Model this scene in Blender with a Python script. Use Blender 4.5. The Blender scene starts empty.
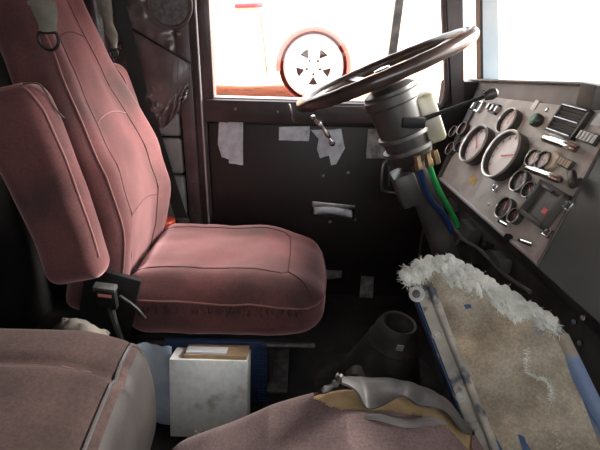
import bpy, bmesh, math, random
import numpy as np
from mathutils import Vector, Matrix, noise
random.seed(7)
sc = bpy.context.scene
COL = sc.collection
V3 = lambda *a: np.array(a, float)

# ------------------------------------------------------------------ camera
F, CX, CY = 451.0, 300.0, 225.0
CAM = V3(0, 0, 1.2)
PITCH, ROLL = math.radians(23.5), math.radians(1.5)
_f = V3(0, math.cos(PITCH), -math.sin(PITCH))
_r0 = V3(1, 0, 0); _u0 = V3(0, math.sin(PITCH), math.cos(PITCH))
_r = math.cos(ROLL)*_r0 + math.sin(ROLL)*_u0
_u = -math.sin(ROLL)*_r0 + math.cos(ROLL)*_u0
cd = bpy.data.cameras.new('camera'); cam = bpy.data.objects.new('camera', cd); COL.objects.link(cam)
cd.sensor_width = 36; cd.lens = 36*F/600; cd.clip_start = 0.02; cd.clip_end = 300
M = Matrix.Identity(4)
for i in range(3):
    M[i][0], M[i][1], M[i][2], M[i][3] = _r[i], _u[i], -_f[i], CAM[i]
cam.matrix_world = M
sc.camera = cam
# ------------------------------------------------------------------ sky, exposure
w = bpy.data.worlds.new('overcast_sky'); sc.world = w; w.use_nodes = True
bg = w.node_tree.nodes['Background']; bg.inputs[0].default_value = (0.95, 0.97, 1, 1); bg.inputs[1].default_value = 0.8
sc.view_settings.view_transform = 'Standard'; sc.view_settings.look = 'None'
sc.view_settings.gamma = 1; sc.view_settings.use_curve_mapping = False
sc.view_settings.exposure = 2.6
sc.cycles.use_denoising = True
sc.cycles.max_bounces = 10; sc.cycles.diffuse_bounces = 6; sc.cycles.transparent_max_bounces = 16
sun_d = bpy.data.lights.new('sun', 'SUN'); sun_d.energy = 8.0; sun_d.angle = math.radians(30); sun_d.color = (1, .96, .9)
sun = bpy.data.objects.new('sun', sun_d); COL.objects.link(sun)
sun.rotation_euler = Vector((-1.0, -0.30, -0.55)).to_track_quat('-Z', 'Y').to_euler()   # high, from ahead of the truck

# ------------------------------------------------------------------ pixel -> point helpers
def ray(x, y): return _f + _r*(x-CX)/F + _u*(CY-y)/F
def P(x, y, X=None, Y=None, Z=None):
    d = ray(x, y)
    for i, v in enumerate((X, Y, Z)):
        if v is not None: t = (v-CAM[i])/d[i]
    return CAM + d*t

# ------------------------------------------------------------------ materials
MATS = {}
def mat(name, c1, c2=None, rough=.6, metal=0., scale=8., lo=.35, hi=.65, bump=0., bscale=60., sheen=0., sheen_tint=None,
        coat=0., spec=.5, c3=None, scale3=3., lo3=.55, hi3=.7, detail=6., rvar=0., bdist=.002, emit=None, stretch=None, grain=0., gscale=260.):
    m = bpy.data.materials.new(name); m.use_nodes = True; MATS[name] = m
    nt = m.node_tree; N = nt.nodes; L = nt.links; b = N['Principled BSDF']
    b.inputs['Roughness'].default_value = rough; b.inputs['Metallic'].default_value = metal
    b.inputs['Coat Weight'].default_value = coat; b.inputs['Specular IOR Level'].default_value = spec
    if sheen:
        b.inputs['Sheen Weight'].default_value = sheen; b.inputs['Sheen Roughness'].default_value = .45
        b.inputs['Sheen Tint'].default_value = (*(sheen_tint or (1, 1, 1)), 1)
    tc = N.new('ShaderNodeTexCoord'); src = tc.outputs['Object']
    if stretch:
        mp = N.new('ShaderNodeMapping'); mp.inputs['Scale'].default_value = stretch; L.new(src, mp.inputs[0]); src = mp.outputs[0]
    def nz(s, d):
        n = N.new('ShaderNodeTexNoise'); n.inputs['Scale'].default_value = s; n.inputs['Detail'].default_value = d
        L.new(src, n.inputs['Vector']); return n.outputs['Fac']
    def ramp(fac, lo, hi):
        r = N.new('ShaderNodeMapRange'); r.inputs[1].default_value = lo; r.inputs[2].default_value = hi; r.interpolation_type = 'SMOOTHSTEP'
        L.new(fac, r.inputs[0]); return r.outputs[0]
    def mix(fac, a, b_):
        x = N.new('ShaderNodeMix'); x.data_type = 'RGBA'; L.new(fac, x.inputs[0])
        for s, v in ((6, a), (7, b_)):
            if isinstance(v, tuple): x.inputs[s].default_value = (*v, 1)
            else: L.new(v, x.inputs[s])
        return x.outputs[2]
    col = c1
    if c2 is not None: col = mix(ramp(nz(scale, detail), lo, hi), col, c2)
    if c3 is not None: col = mix(ramp(nz(scale3, 8), lo3, hi3), col, c3)
    if grain:
        g = N.new('ShaderNodeMapRange'); g.inputs[1].default_value = .3; g.inputs[2].default_value = .7
        g.inputs[3].default_value = 1-grain; g.inputs[4].default_value = 1+grain; L.new(nz(gscale, 3), g.inputs[0])
        x = N.new('ShaderNodeMix'); x.data_type = 'RGBA'; x.blend_type = 'MULTIPLY'; x.inputs[0].default_value = 1
        if isinstance(col, tuple): x.inputs[6].default_value = (*col, 1)
        else: L.new(col, x.inputs[6])
        cb_ = N.new('ShaderNodeCombineColor')
        for i_ in range(3): L.new(g.outputs[0], cb_.inputs[i_])
        L.new(cb_.outputs[0], x.inputs[7]); col = x.outputs[2]
    if isinstance(col, tuple): b.inputs['Base Color'].default_value = (*col, 1)
    else: L.new(col, b.inputs['Base Color'])
    if rvar:
        r = N.new('ShaderNodeMapRange'); r.inputs[3].default_value = max(0, rough-rvar); r.inputs[4].default_value = min(1, rough+rvar)
        r.inputs[1].default_value = .3; r.inputs[2].default_value = .7
        L.new(nz(scale*1.7, 5), r.inputs[0]); L.new(r.outputs[0], b.inputs['Roughness'])
    if bump:
        bn = N.new('ShaderNodeBump'); bn.inputs['Strength'].default_value = bump; bn.inputs['Distance'].default_value = bdist
        L.new(nz(bscale, 4), bn.inputs['Height']); L.new(bn.outputs[0], b.inputs['Normal'])
    if emit: b.inputs['Emission Color'].default_value = (*emit[:3], 1); b.inputs['Emission Strength'].default_value = emit[3]
    return m

def glassmat(name, tint=(1, 1, 1), refl=.06):
    m = bpy.data.materials.new(name); m.use_nodes = True; MATS[name] = m
    nt = m.node_tree; N = nt.nodes; L = nt.links; N.remove(N['Principled BSDF'])
    t = N.new('ShaderNodeBsdfTransparent'); t.inputs[0].default_value = (*tint, 1)
    g = N.new('ShaderNodeBsdfGlossy'); g.inputs['Roughness'].default_value = .03
    lw = N.new('ShaderNodeLayerWeight'); lw.inputs[0].default_value = .5
    pw = N.new('ShaderNodeMath'); pw.operation = 'POWER'; pw.inputs[1].default_value = 5; L.new(lw.outputs['Facing'], pw.inputs[0])
    fr = N.new('ShaderNodeMath'); fr.operation = 'MULTIPLY_ADD'; fr.inputs[1].default_value = .5; fr.inputs[2].default_value = refl*.5; L.new(pw.outputs[0], fr.inputs[0])
    mx = N.new('ShaderNodeMixShader'); L.new(fr.outputs[0], mx.inputs[0]); L.new(t.outputs[0], mx.inputs[1]); L.new(g.outputs[0], mx.inputs[2])
    L.new(mx.outputs[0], N['Material Output'].inputs[0]); return m

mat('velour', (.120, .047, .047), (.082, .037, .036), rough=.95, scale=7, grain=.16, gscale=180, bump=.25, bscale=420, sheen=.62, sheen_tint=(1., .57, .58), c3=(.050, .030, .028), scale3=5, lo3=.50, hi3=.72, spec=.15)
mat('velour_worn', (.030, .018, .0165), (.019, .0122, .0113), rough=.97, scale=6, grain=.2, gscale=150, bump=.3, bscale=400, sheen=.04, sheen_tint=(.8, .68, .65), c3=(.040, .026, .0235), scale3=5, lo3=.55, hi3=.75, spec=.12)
mat('velour_dusty', (.18, .125, .12), (.125, .088, .084), rough=.97, scale=9, grain=.2, gscale=200, bump=.3, bscale=380, sheen=.1, sheen_tint=(.9, .75, .75), spec=.12)
mat('seam_thread', (.075, .03, .03), rough=.9)
mat('seam_light', (.20, .09, .088), rough=.9)
mat('vinyl_gray', (.085, .078, .072), (.125, .115, .106), rough=.42, scale=14, bump=.3, bscale=120, rvar=.1)
mat('vinyl_flap', (.055, .050, .047), (.085, .078, .073), rough=.5, scale=16, bump=.3, bscale=120)
mat('vinyl_side', (.013, .0105, .010), (.022, .019, .018), rough=.62, spec=.2, scale=8, bump=.2, bscale=90)
mat('vinyl_piping', (.035, .032, .032), rough=.25)
mat('foam', (.42, .29, .15), (.30, .19, .09), rough=.95, scale=22, bump=.6, bscale=160, c3=(.20, .12, .06), scale3=16, lo3=.6, hi3=.75)
mat('black_plastic', (.009, .0085, .0085), (.016, .015, .0145), rough=.5, spec=.25, scale=12, bump=.1, bscale=200)
mat('black_dusty', (.02, .018, .017), (.06, .053, .048), rough=.75, scale=9, bump=.2, bscale=150)
mat('black_rubber', (.035, .032, .030), (.10, .092, .086), rough=.6, scale=10, lo=.4, hi=.75, bump=.2, bscale=80)
mat('webbing', (.014, .014, .014), (.02, .02, .02), rough=.8, bump=.5, bscale=300)
mat('strap_olive', (.14, .13, .10), (.20, .185, .15), rough=.7, scale=20, bump=.3, bscale=200)
mat('door_panel', (.010, .006, .006), (.016, .010, .0095), rough=.5, scale=5, bump=.25, bscale=180, c3=(.022, .018, .017), scale3=6, lo3=.6, hi3=.8)
mat('door_rail', (.03, .02, .02), (.05, .036, .035), rough=.45, scale=9, bump=.2, bscale=150)
mat('trim_brown', (.06, .038, .038), (.09, .065, .065), rough=.4, scale=8, bump=.2, bscale=120)
mat('trim_edge', (.42, .38, .38), rough=.45, metal=.3)
mat('quilt_vinyl', (.075, .052, .052), (.11, .085, .085), rough=.24, scale=7, bump=.25, bscale=110, rvar=.06, coat=.1)
mat('quilt_gray', (.19, .20, .195), (.25, .26, .25), rough=.45, scale=9, bump=.2, bscale=120)
mat('speaker_grille', (.06, .058, .056), (.12, .115, .11), rough=.6, scale=60, bump=.7, bscale=400)
mat('wall_dark', (.010, .009, .009), (.02, .017, .016), rough=.85, scale=5, bump=.3, bscale=60)
mat('headliner', (.13, .10, .10), (.10, .08, .08), rough=.9, scale=6)
mat('floor_mat', (.010, .010, .010), (.03, .028, .026), rough=.65, scale=7, bump=.5, bscale=70, c3=(.06, .055, .05), scale3=12, lo3=.62, hi3=.75)
mat('duct_tape', (.60, .63, .67), (.45, .48, .52), rough=.4, metal=.1, scale=28, bump=.4, bscale=60, c3=(.28, .30, .33), scale3=30, lo3=.6, hi3=.75)
mat('tape_dirty', (.30, .30, .29), (.12, .12, .12), rough=.5, scale=25, bump=.4, bscale=60)
mat('chrome', (.75, .75, .75), rough=.14, metal=1.)
mat('chrome_worn', (.6, .6, .6), (.4, .4, .4), rough=.3, metal=1., scale=40)
mat('steel_dark', (.10, .10, .10), (.18, .17, .16), rough=.5, metal=.7, scale=30)
mat('dash_panel', (.52, .45, .41), (.38, .33, .29), rough=.5, scale=14, bump=.15, bscale=160, c3=(.58, .52, .48), scale3=8)
mat('dash_dark', (.05, .045, .042), (.085, .077, .07), rough=.6, scale=10, bump=.2, bscale=140)
mat('cowl', (.16, .14, .13), (.21, .185, .17), rough=.55, scale=9, bump=.2, bscale=120)
mat('dash_gray', (.062, .068, .066), (.078, .084, .081), rough=.42, scale=6, bump=.12, bscale=200)
mat('gauge_black', (.02, .019, .018), (.05, .045, .04), rough=.4, scale=20)
mat('gauge_rim', (.55, .5, .48), rough=.3, metal=.7)
mat('dial_glare', (.85, .76, .74), (.72, .62, .60), rough=.35, scale=20)  # pinkish white includes the glare off the gauge glass
mat('dial_dark', (.08, .075, .07), rough=.35)
mat('needle_red', (.75, .12, .10), rough=.4)
mat('tag_yellow', (.62, .42, .16), (.5, .33, .12), rough=.7, scale=40)
mat('cream', (.55, .42, .30), rough=.5)
mat('white_plastic', (.75, .74, .72), (.6, .6, .58), rough=.4, scale=20)
mat('green_plastic', (.03, .16, .07), rough=.4)
mat('column_gray', (.032, .029, .026), (.05, .046, .042), rough=.42, scale=8, bump=.1, bscale=200)
mat('column_highlight', (.45, .42, .30), (.35, .33, .27), rough=.35, metal=.3, scale=12)  # pale yellowish tone holds the blown highlight on the column
mat('wheel_rim', (.035, .022, .018), (.06, .04, .034), rough=.28, scale=16, coat=.3)
mat('brass', (.22, .16, .09), rough=.35, metal=.9)
mat('hose_green', (.02, .30, .07), (.015, .2, .05), rough=.4, scale=20)
mat('hose_blue', (.012, .03, .10), rough=.4)
mat('cardboard_white', (.92, .95, .92), (.84, .89, .86), rough=.75, scale=6, c3=(.34, .29, .23), scale3=9, lo3=.56, hi3=.72, grain=.08, gscale=60)
mat('cardboard_tan', (.50, .36, .22), (.4, .28, .16), rough=.85, scale=20)
mat('paper_white', (.72, .74, .74), (.58, .62, .66), rough=.7, scale=8)
mat('paper_blue', (.72, .82, .90), (.42, .54, .70), rough=.6, scale=10)
mat('book_blue', (.012, .025, .065), (.02, .04, .10), rough=.55, scale=15)
mat('felt', (.46, .41, .32), (.24, .20, .145), rough=.98, scale=10, grain=.2, gscale=170, lo=.3, hi=.68, bump=.5, bscale=220, c3=(.54, .43, .29), scale3=6, lo3=.48, hi3=.66)
mat('felt_flange', (.46, .43, .36), (.26, .255, .23), rough=.7, scale=14, bump=.2, bscale=150, c3=(.07, .085, .115), scale3=16, lo3=.52, hi3=.62)
mat('blue_paint', (.12, .18, .31), (.19, .26, .40), rough=.5, scale=8, c3=(.27, .225, .165), scale3=16, lo3=.48, hi3=.56)
mat('blue_dark', (.025, .06, .15), (.05, .10, .22), rough=.4, scale=12, c3=(.25, .27, .28), scale3=28, lo3=.62, hi3=.68)
mat('fluff', (.82, .82, .75), (.58, .60, .54), rough=1, scale=16, bump=.8, bscale=150, bdist=.006)
mat('washer_white', (.6, .6, .57), (.45, .45, .42), rough=.6, scale=60)
mat('rag', (.065, .054, .044), (.04, .034, .028), rough=.9, scale=14)
mat('bag', (.55, .53, .50), (.40, .37, .34), rough=.3, scale=14)
mat('red_plastic', (.55, .07, .03), rough=.4)
mat('buckle_red', (.75, .28, .25), rough=.4)
mat('dirt', (.62, .36, .24), (.52, .28, .18), rough=1, scale=1.5, bump=.5, bscale=20, c3=(.30, .12, .07), scale3=6)
mat('car_paint', (.82, .62, .42), (.80, .60, .40), rough=.3, coat=.4, scale=1)
mat('car_red', (.55, .13, .11), rough=.4)
mat('car_trim', (.05, .03, .03), rough=.6)
mat('car_wheel', (.8, .8, .8), rough=.35)
mat('car_hole', (.12, .06, .05), rough=.7)
mat('tire', (.75, .70, .68), rough=.9)
mat('pillar_blue', (.34, .44, .50), (.40, .48, .52), rough=.4, scale=8)
mat('red_light', (.6, .05, .08), rough=.3)
glassmat('glass'); glassmat('car_glass', (.25, .28, .3))

# ------------------------------------------------------------------ object helpers
WORG = {}
def _link(name, data, org, parent):
    o = bpy.data.objects.new(name, data); COL.objects.link(o)
    if parent is not None:
        o.parent = parent; o.location = Vector(org) - Vector(WORG[parent.name])
    else: o.location = Vector(org)
    WORG[o.name] = tuple(org)
    return o
def tag(o, label=None, cat=None, group=None, kind=None):
    if label: o['label'] = label
    if cat: o['category'] = cat
    if group: o['group'] = group
    if kind: o['kind'] = kind
    return o
def thing(name, loc, label, cat=None, group=None, kind=None):
    o = _link(name, None, loc, None); o.empty_display_size = .05
    return tag(o, label, cat, group, kind)
def mesh(name, V, Fc, m, parent=None, smooth=True, ang=35, **kw):
    V = np.asarray([tuple(v) for v in V], float)
    lo, hi = V.min(0), V.max(0); org = (lo+hi)/2
    if parent is None: org[2] = lo[2]
    me = bpy.data.meshes.new(name)
    me.from_pydata([tuple(v) for v in V-org], [], [tuple(f) for f in Fc])
    bm = bmesh.new(); bm.from_mesh(me)
    bmesh.ops.recalc_face_normals(bm, faces=bm.faces)
    if smooth:
        a = math.radians(ang)
        for f in bm.faces: f.smooth = True
        for e in bm.edges:
            if len(e.link_faces) == 2 and e.calc_face_angle(0) > a: e.smooth = False
    bm.to_mesh(me); bm.free()
    me.materials.append(MATS[m])
    return tag(_link(name, me, org, parent), **kw)

class G:                                           # collects shapes into one mesh
    def __init__(s): s.V = []; s.F = []
    def add(s, V, Fc):
        n = len(s.V); s.V += [tuple(v) for v in V]; s.F += [tuple(i+n for i in f) for f in Fc]; return s
    def out(s, name, m, parent=None, **k): return mesh(name, s.V, s.F, m, parent, **k)
    def box(s, c, h, R=None, bev=0.):
        return s.add(*box(c, h, R, bev))
    def tube(s, pts, r, n=10, closed=False): return s.add(*tube(pts, r, n, closed))
    def lathe(s, prof, org, ax, n=24): return s.add(*lathe(prof, org, ax, n))
def frame(n, up=(0, 0, 1)):
    n = V3(*n)/np.linalg.norm(n); up = V3(*up)
    if abs(n@up) > .98*np.linalg.norm(up): up = V3(1, 0, 0)
    a = np.cross(up, n); a /= np.linalg.norm(a); b = np.cross(n, a); return a, b, n
def box(c, h, R=None, bev=0.):
    """box with chamfered edges: centre, half sizes, axes (3 rows)"""
    bm = bmesh.new(); bmesh.ops.create_cube(bm, size=2)
    for v in bm.verts: v.co = Vector((v.co.x*h[0], v.co.y*h[1], v.co.z*h[2]))
    if bev: bmesh.ops.bevel(bm, geom=list(bm.edges), offset=bev, segments=2, profile=.5, affect='EDGES')
    bm.verts.index_update()
    R = np.eye(3) if R is None else np.asarray(R)
    V = [V3(*c) + R[0]*v.co.x + R[1]*v.co.y + R[2]*v.co.z for v in bm.verts]
    Fc = [[v.index for v in f.verts] for f in bm.faces]; bm.free(); return V, Fc
def tube(pts, r, n=10, closed=False):
    pts = [V3(*p) for p in pts]; k = len(pts); V = []; Fc = []
    rr = r if hasattr(r, '__len__') else [r]*k
    t0 = None; a = None
    for i in range(k):
        t = (pts[(i+1) % k]-pts[i-1]) if closed else pts[min(i+1, k-1)]-pts[max(i-1, 0)]
        t = t/(np.linalg.norm(t)+1e-12)
        if a is None: a = frame(t)[0]
        a = a-t*(a@t); a /= np.linalg.norm(a); b = np.cross(t, a)
        for j in range(n):
            q = 2*math.pi*j/n; V.append(pts[i]+rr[i]*(math.cos(q)*a+math.sin(q)*b))
    for i in range(k if closed else k-1):
        for j in range(n):
            i2 = (i+1) % k; Fc.append((i*n+j, i*n+(j+1) % n, i2*n+(j+1) % n, i2*n+j))
    if not closed: Fc += [tuple(range(n))[::-1], tuple((k-1)*n+j for j in range(n))]
    return V, Fc
def lathe(prof, org, ax, n=24):
    """profile (radius, height) swept about ax"""
    a, b, c = frame(ax); org = V3(*org); V = []; Fc = []; rings = []
    for r, h in prof:
        if r < 1e-6: rings.append([len(V)]); V.append(org+c*h)
        else:
            rings.append(list(range(len(V), len(V)+n)))
            V += [org+c*h+r*(math.cos(2*math.pi*j/n)*a+math.sin(2*math.pi*j/n)*b) for j in range(n)]
    for p, q in zip(rings, rings[1:]):
        for j in range(n):
            j2 = (j+1) % n
            if len(p) == 1 and len(q) == 1: continue
            if len(p) == 1: Fc.append((p[0], q[j], q[j2]))
            elif len(q) == 1: Fc.append((p[j], p[j2], q[0]))
            else: Fc.append((p[j], p[j2], q[j2], q[j]))
    return V, Fc
def prism(outline, d):
    """outline of 3-D points swept by vector d"""
    n = len(outline); d = V3(*d); V = [V3(*p) for p in outline]; V += [v+d for v in V]
    return V, [tuple(range(n))[::-1], tuple(range(n, 2*n))]+[(i, (i+1) % n, n+(i+1) % n, n+i) for i in range(n)]
def smoothline(pts, n=24):
    pts = [V3(*p) for p in pts]; out = []; k = len(pts)
    for i in range(k-1):
        p0, p1, p2, p3 = pts[max(i-1, 0)], pts[i], pts[i+1], pts[min(i+2, k-1)]
        for s in range(n):
            t = s/n; out.append(.5*((2*p1)+(-p0+p2)*t+(2*p0-5*p1+4*p2-p3)*t*t+(-p0+3*p1-3*p2+p3)*t**3))
    return out+[pts[-1]]
def nz(p, s=1.): return noise.noise(Vector((float(p[0])*s, float(p[1])*s, float(p[2])*s)))
def sm(a, b, x):
    t = min(1, max(0, (x-a)/(b-a))); return t*t*(3-2*t)
class Cushion:
    """soft rounded block: half sizes h, edge radius r, deform(local point)->world point"""
    def __init__(s, h, r, deform): s.h = V3(*h); s.r = r; s.deform = deform
    def rnd(s, q):
        q = V3(*q); inn = s.h-s.r; c = np.clip(q, -inn, inn); d = q-c; L = np.linalg.norm(d)
        return c+d*(s.r/L) if L > 1e-9 else q
    def surf(s, q, off=0.):
        p = s.rnd(q)
        if off:
            inn = s.h-s.r; d = V3(*q)-np.clip(q, -inn, inn); L = np.linalg.norm(d); p = p+d/max(L, 1e-9)*off
        return s.deform(p)
    def geom(s, n=(16, 14, 10), off=0.):
        ax = []
        for i in range(3):
            h, r = s.h[i], s.r; k = 5
            c = np.tan(np.linspace(-math.pi/4, math.pi/4, 2*k+1))    # even arcs in the rounding
            inner = np.linspace(-(h-r), h-r, n[i]+1)
            edge = np.array([math.tan(math.pi/4*j/k) for j in range(1, k+1)])*r
            ax.append(np.concatenate((-(h-r)-edge[::-1], inner, (h-r)+edge)))
        idx = {}; V = []; Fc = []; Q = []
        def vid(i, j, k):
            if (i, j, k) not in idx:
                idx[(i, j, k)] = len(V); q = (ax[0][i], ax[1][j], ax[2][k]); Q.append(q); V.append(s.surf(q, off))
            return idx[(i, j, k)]
        N = [len(a)-1 for a in ax]
        for d in range(3):
            e, g = (d+1) % 3, (d+2) % 3
            for side in (0, N[d]):
                for i in range(N[e]):
                    for j in range(N[g]):
                        ids = []
                        for (u_, v_) in ((i, j), (i+1, j), (i+1, j+1), (i, j+1)):
                            t = [0, 0, 0]; t[d] = side; t[e] = u_; t[g] = v_; ids.append(vid(*t))
                        Fc.append(tuple(ids if side else ids[::-1]))
        return V, Fc, Q
def subset(V, Fc, keep):
    Fs = [f for f in Fc if keep(f)]; used = sorted({i for f in Fs for i in f}); mp = {k: n for n, k in enumerate(used)}
    return [V[i] for i in used], [tuple(mp[i] for i in f) for f in Fs]
def sheet(fn, nu, nv, thick=0.):
    """grid sheet fn(u,v)->point, optional thickness"""
    V = [V3(*fn(i/nu, j/nv)) for i in range(nu+1) for j in range(nv+1)]
    Fc = [(i*(nv+1)+j, (i+1)*(nv+1)+j, (i+1)*(nv+1)+j+1, i*(nv+1)+j+1) for i in range(nu) for j in range(nv)]
    if thick:
        nrm = np.zeros((len(V), 3))
        for f in Fc:
            n = np.cross(V[f[1]]-V[f[0]], V[f[3]]-V[f[0]])
            for i in f: nrm[i] += n
        nrm /= (np.linalg.norm(nrm, axis=1)[:, None]+1e-12); m = len(V)
        bot = [V[i]-nrm[i]*thick for i in range(m)]
        rim = [i*(nv+1) for i in range(nu+1)]+[nu*(nv+1)+j for j in range(1, nv+1)]+[i*(nv+1)+nv for i in range(nu-1, -1, -1)]+[j for j in range(nv-1, 0, -1)]
        Fc = Fc+[tuple(i+m for i in f[::-1]) for f in Fc]+[(rim[k], rim[(k+1) % len(rim)], rim[(k+1) % len(rim)]+m, rim[k]+m) for k in range(len(rim))]
        V = V+bot
    return V, Fc

# ================================================================== SETTING: the cab shell
YD = 1.9                     # inner face of the driver's side
XB, XF = -1.12, .95          # back wall, firewall
ZR = 1.62
mesh('floor', *box((-.085, .9, -.03), (1.06, 1.06, .03)), 'floor_mat', label='black dirty rubber cab floor', kind='structure')
mesh('ceiling', *box((-.085, .9, ZR+.03), (1.06, 1.06, .03)), 'headliner', label='cab roof lining', kind='structure')
wb = G().box((XB-.03, .9, .8), (.03, 1.06, .86))
mesh('wall_back', wb.V, wb.F, 'wall_dark', label='dark back wall of the cab behind the seats', kind='structure')
wr = G().box((-.085, -.16, .475), (1.035, .03, .475)).box((-.085, -.16, 1.53), (1.035, .03, .09)).box((-.76, -.16, 1.195), (.36, .03, .245)).box((.88, -.16, 1.195), (.07, .03, .245))  # unseen wall; its opening is sized to let in fill light
wr.out('wall_right', 'wall_dark', label='dark passenger side wall of the cab with an opening sized for fill light', kind='structure')

# ---- driver's side wall: quilted rear quarter, jamb strip, front post, corner pillar
wl = thing('wall_left', (-.7, YD, 0), "driver's side of the cab behind and ahead of the door", kind='structure')
mesh('side_shell', *box(((XB-.43)/2, YD+.03, ZR/2), ((-.43-XB)/2, .025, ZR/2)), 'wall_dark', wl)
mesh('side_header', *box((.26, YD+.03, ZR-.06), (.69, .03, .06)), 'trim_brown', wl)
mesh('kick_panel', *box((.76, YD+.03, .51), (.19, .03, .51)), 'wall_dark', wl)
# padded quilt above, grey pads below
BTN = [(-.485, 1.17), (-.47, 1.30), (-.70, 1.30), (-.72, 1.12)]
def quilt(u, v):
    x = -1.05+u*(.555); z = .86+v*.74
    y = YD-.012
    d = .02
    for bx, bz in BTN:
        r = math.hypot(x-bx, z-bz); d *= 1-.85*math.exp(-(r/.035)**2)
        th = math.atan2(z-bz, x-bx); d -= .006*math.exp(-r/.05)*abs(math.sin(2.5*th+bx*9))
    edge = min(sm(0, .05, u), sm(0, .04, 1-u), sm(0, .05, v), sm(0, .05, 1-v))
    d = d*edge+.02*edge*nz((x*9, z*9, 3.1))+.016*edge*abs(nz((x*20, z*16, 1.7)))
    return (x, y-d, z)
mesh('quilted_pad', *sheet(quilt, 70, 80), 'quilt_vinyl', wl)
for bx, bz in BTN:
    mesh('button', *lathe([(0, .012), (.006, .011), (.011, .006), (.013, 0), (.013, -.006)], (bx, YD-.022, bz), (0, -1, 0), 14), 'quilt_vinyl', wl)
# door speaker
spc = P(170, 4, Y=YD-.03)
sp = mesh('speaker', *lathe([(.083, -.01), (.088, .006), (.086, .014), (.078, .014), (.074, .006)], spc, (0, -1, 0), 40), 'trim_brown', wl, label='round speaker rim')
mesh('grille', *lathe([(0, .012), (.04, .010), (.076, .004)], spc, (0, -1, 0), 40), 'speaker_grille', sp)
# diagonal map pocket: smooth flap with gathered lower edge and piping
pk = [P(133, 29, Y=YD-.03), P(191, 63, Y=YD-.03), P(186, 100, Y=YD-.03), P(162, 127, Y=YD-.03), P(146, 100, Y=YD-.03)]
def pocket(u, v):
    top = pk[0]*(1-u)+pk[1]*u
    low = smoothline([pk[4]+V3(-.03, 0, .06), pk[3], pk[2]+V3(.012, 0, .02)], 20); q = low[min(len(low)-1, int(u*(len(low)-1)))]
    p = top*(1-v)+q*v
    bulge = .016*math.sin(math.pi*u)*math.sin(math.pi*(.1+.8*v))
    w_ = sm(.62, .85, v)*sm(.05, .3, u)
    fold = w_*(.012*abs(nz((u*13, v*9, 2)))+.010*abs(math.sin(u*23+v*9+2*nz((u*4, v*4, 8)))))
    return p+V3(0, -bulge-fold-.004, 0)
mesh('map_pocket', *sheet(pocket, 70, 60, .002), 'quilt_vinyl', wl, ang=80)
mesh('pocket_piping', *tube([p+V3(0, -.008, 0) for p in smoothline([pk[0], (pk[0]+pk[1])/2+V3(0, -.004, 0), pk[1]], 6)], .004), 'vinyl_side', wl)
for (z0, z1) in ((.36, .60), (.612, .765), (.775, .87)):
    def gd(p, z0=z0, z1=z1): return V3(-.785, YD-.012, (z0+z1)/2)+p
    V_, F_, _ = Cushion((.275, .018, (z1-z0)/2), .012, gd).geom((4, 1, 3)); mesh('lower_pad', V_, F_, 'quilt_gray', wl)
# jamb strips with rivets
mesh('jamb_strip', *box((-.472, YD-.012, .80), (.028, .014, .80), None, .006), 'trim_brown', wl)
mesh('jamb_channel', *box((-.421, YD+.004, .80), (.024, .018, .80), None, .004), 'door_rail', wl)
mesh('weather_strip', *tube([(-.413, YD-.028, z) for z in (0.0, .4, .8, 1.2, 1.6)], .0045), 'trim_edge', wl)
for z in (.42, .58, .78, .96, 1.10, 1.22, 1.33):
    mesh('rivet', *lathe([(0, .004), (.004, .003), (.006, 0)], (-.472, YD-.027, z), (0, -1, 0), 10), 'steel_dark', wl)
def post(name, pA, pB, m, d=.05, zt=1.56, zb=None, off=0.):
    # post in the side wall between pixel columns pA (left/right at sill) and pB (at frame top), produced upward to zt
    (l0, r0_), (l1, r1) = pA, pB
    L0, R0, L1, R1 = (P(*q, Y=YD) for q in (l0, r0_, l1, r1))
    def at(A, B, z): t = (z-A[2])/(B[2]-A[2]); return A+(B-A)*t
    zb_ = zb if zb is not None else L0[2]
    pts = [at(L0, L1, zb_), at(R0, R1, zb_), at(R0, R1, zt), at(L0, L1, zt)]
    return mesh(name, *prism([p+V3(0, -off, 0) for p in pts], (0, d, 0)), m, wl)
post('door_post', ((450, 80), (463, 80)), ((446, 0), (462, 0)), 'door_rail', zb=.93, off=.012)
post('corner_pillar', ((482, 80), (498, 80)), ((481, 0), (497, 0)), 'pillar_blue', zb=1.0, off=.01)
post('pillar_seal', ((479.5, 80), (482, 80)), ((478.5, 0), (481, 0)), 'black_plastic', zb=1.0, off=.016)
post('corner_pane', ((463, 80), (480, 80)), ((462, 0), (479, 0)), 'glass', d=.004, zb=1.0, off=-.02)

# ---- driver's door (closed)
dr = thing('door_1', (.08, YD, 0), "driver's door with dark scuffed panel and patches of silver tape", kind='structure')
mesh('door_skin', *box((.08, YD+.03, .465), (.485, .022, .465)), 'door_panel', dr)
mesh('door_panel', *box((.08, YD+.003, .43), (.475, .008, .40), None, .004), 'door_panel', dr)
rail = G().box((.075, YD-.012, .885), (.475, .022, .045), None, .008)
rail.out('top_rail', 'door_rail', dr)
mesh('rail_cover', *box((.22, YD-.038, .885), (.17, .006, .034), None, .004), 'door_rail', dr)
mesh('window_sill', *box((.075, YD+.022, .928), (.475, .028, .008), None, .003), 'trim_edge', dr)
mesh('window_frame', *box((-.384, YD+.01, 1.24), (.022, .03, .31), None, .006), 'trim_brown', dr, label='rear window channel')
vb = [P(396, 0, Y=YD+.01), P(404, 0, Y=YD+.01), P(397, 52, Y=YD+.01), P(389, 52, Y=YD+.01)]
up_ = (vb[0]-vb[3])*1.05; dn = (vb[3]-vb[0])*1.15
mesh('vent_bar', *prism([vb[0]+up_, vb[1]+up_, vb[2]+dn, vb[3]+dn], (0, .02, 0)), 'steel_dark', dr)
ff = smoothline([P(432, 112, Y=YD+.005), P(441, 106, Y=YD+.005), P(446, 92, Y=YD+.005), P(446.5, 60, Y=YD+.005), P(444, 0, Y=YD+.005), P(444, 0, Y=YD+.005)+V3(-.03, 0, .22)], 8)
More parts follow.
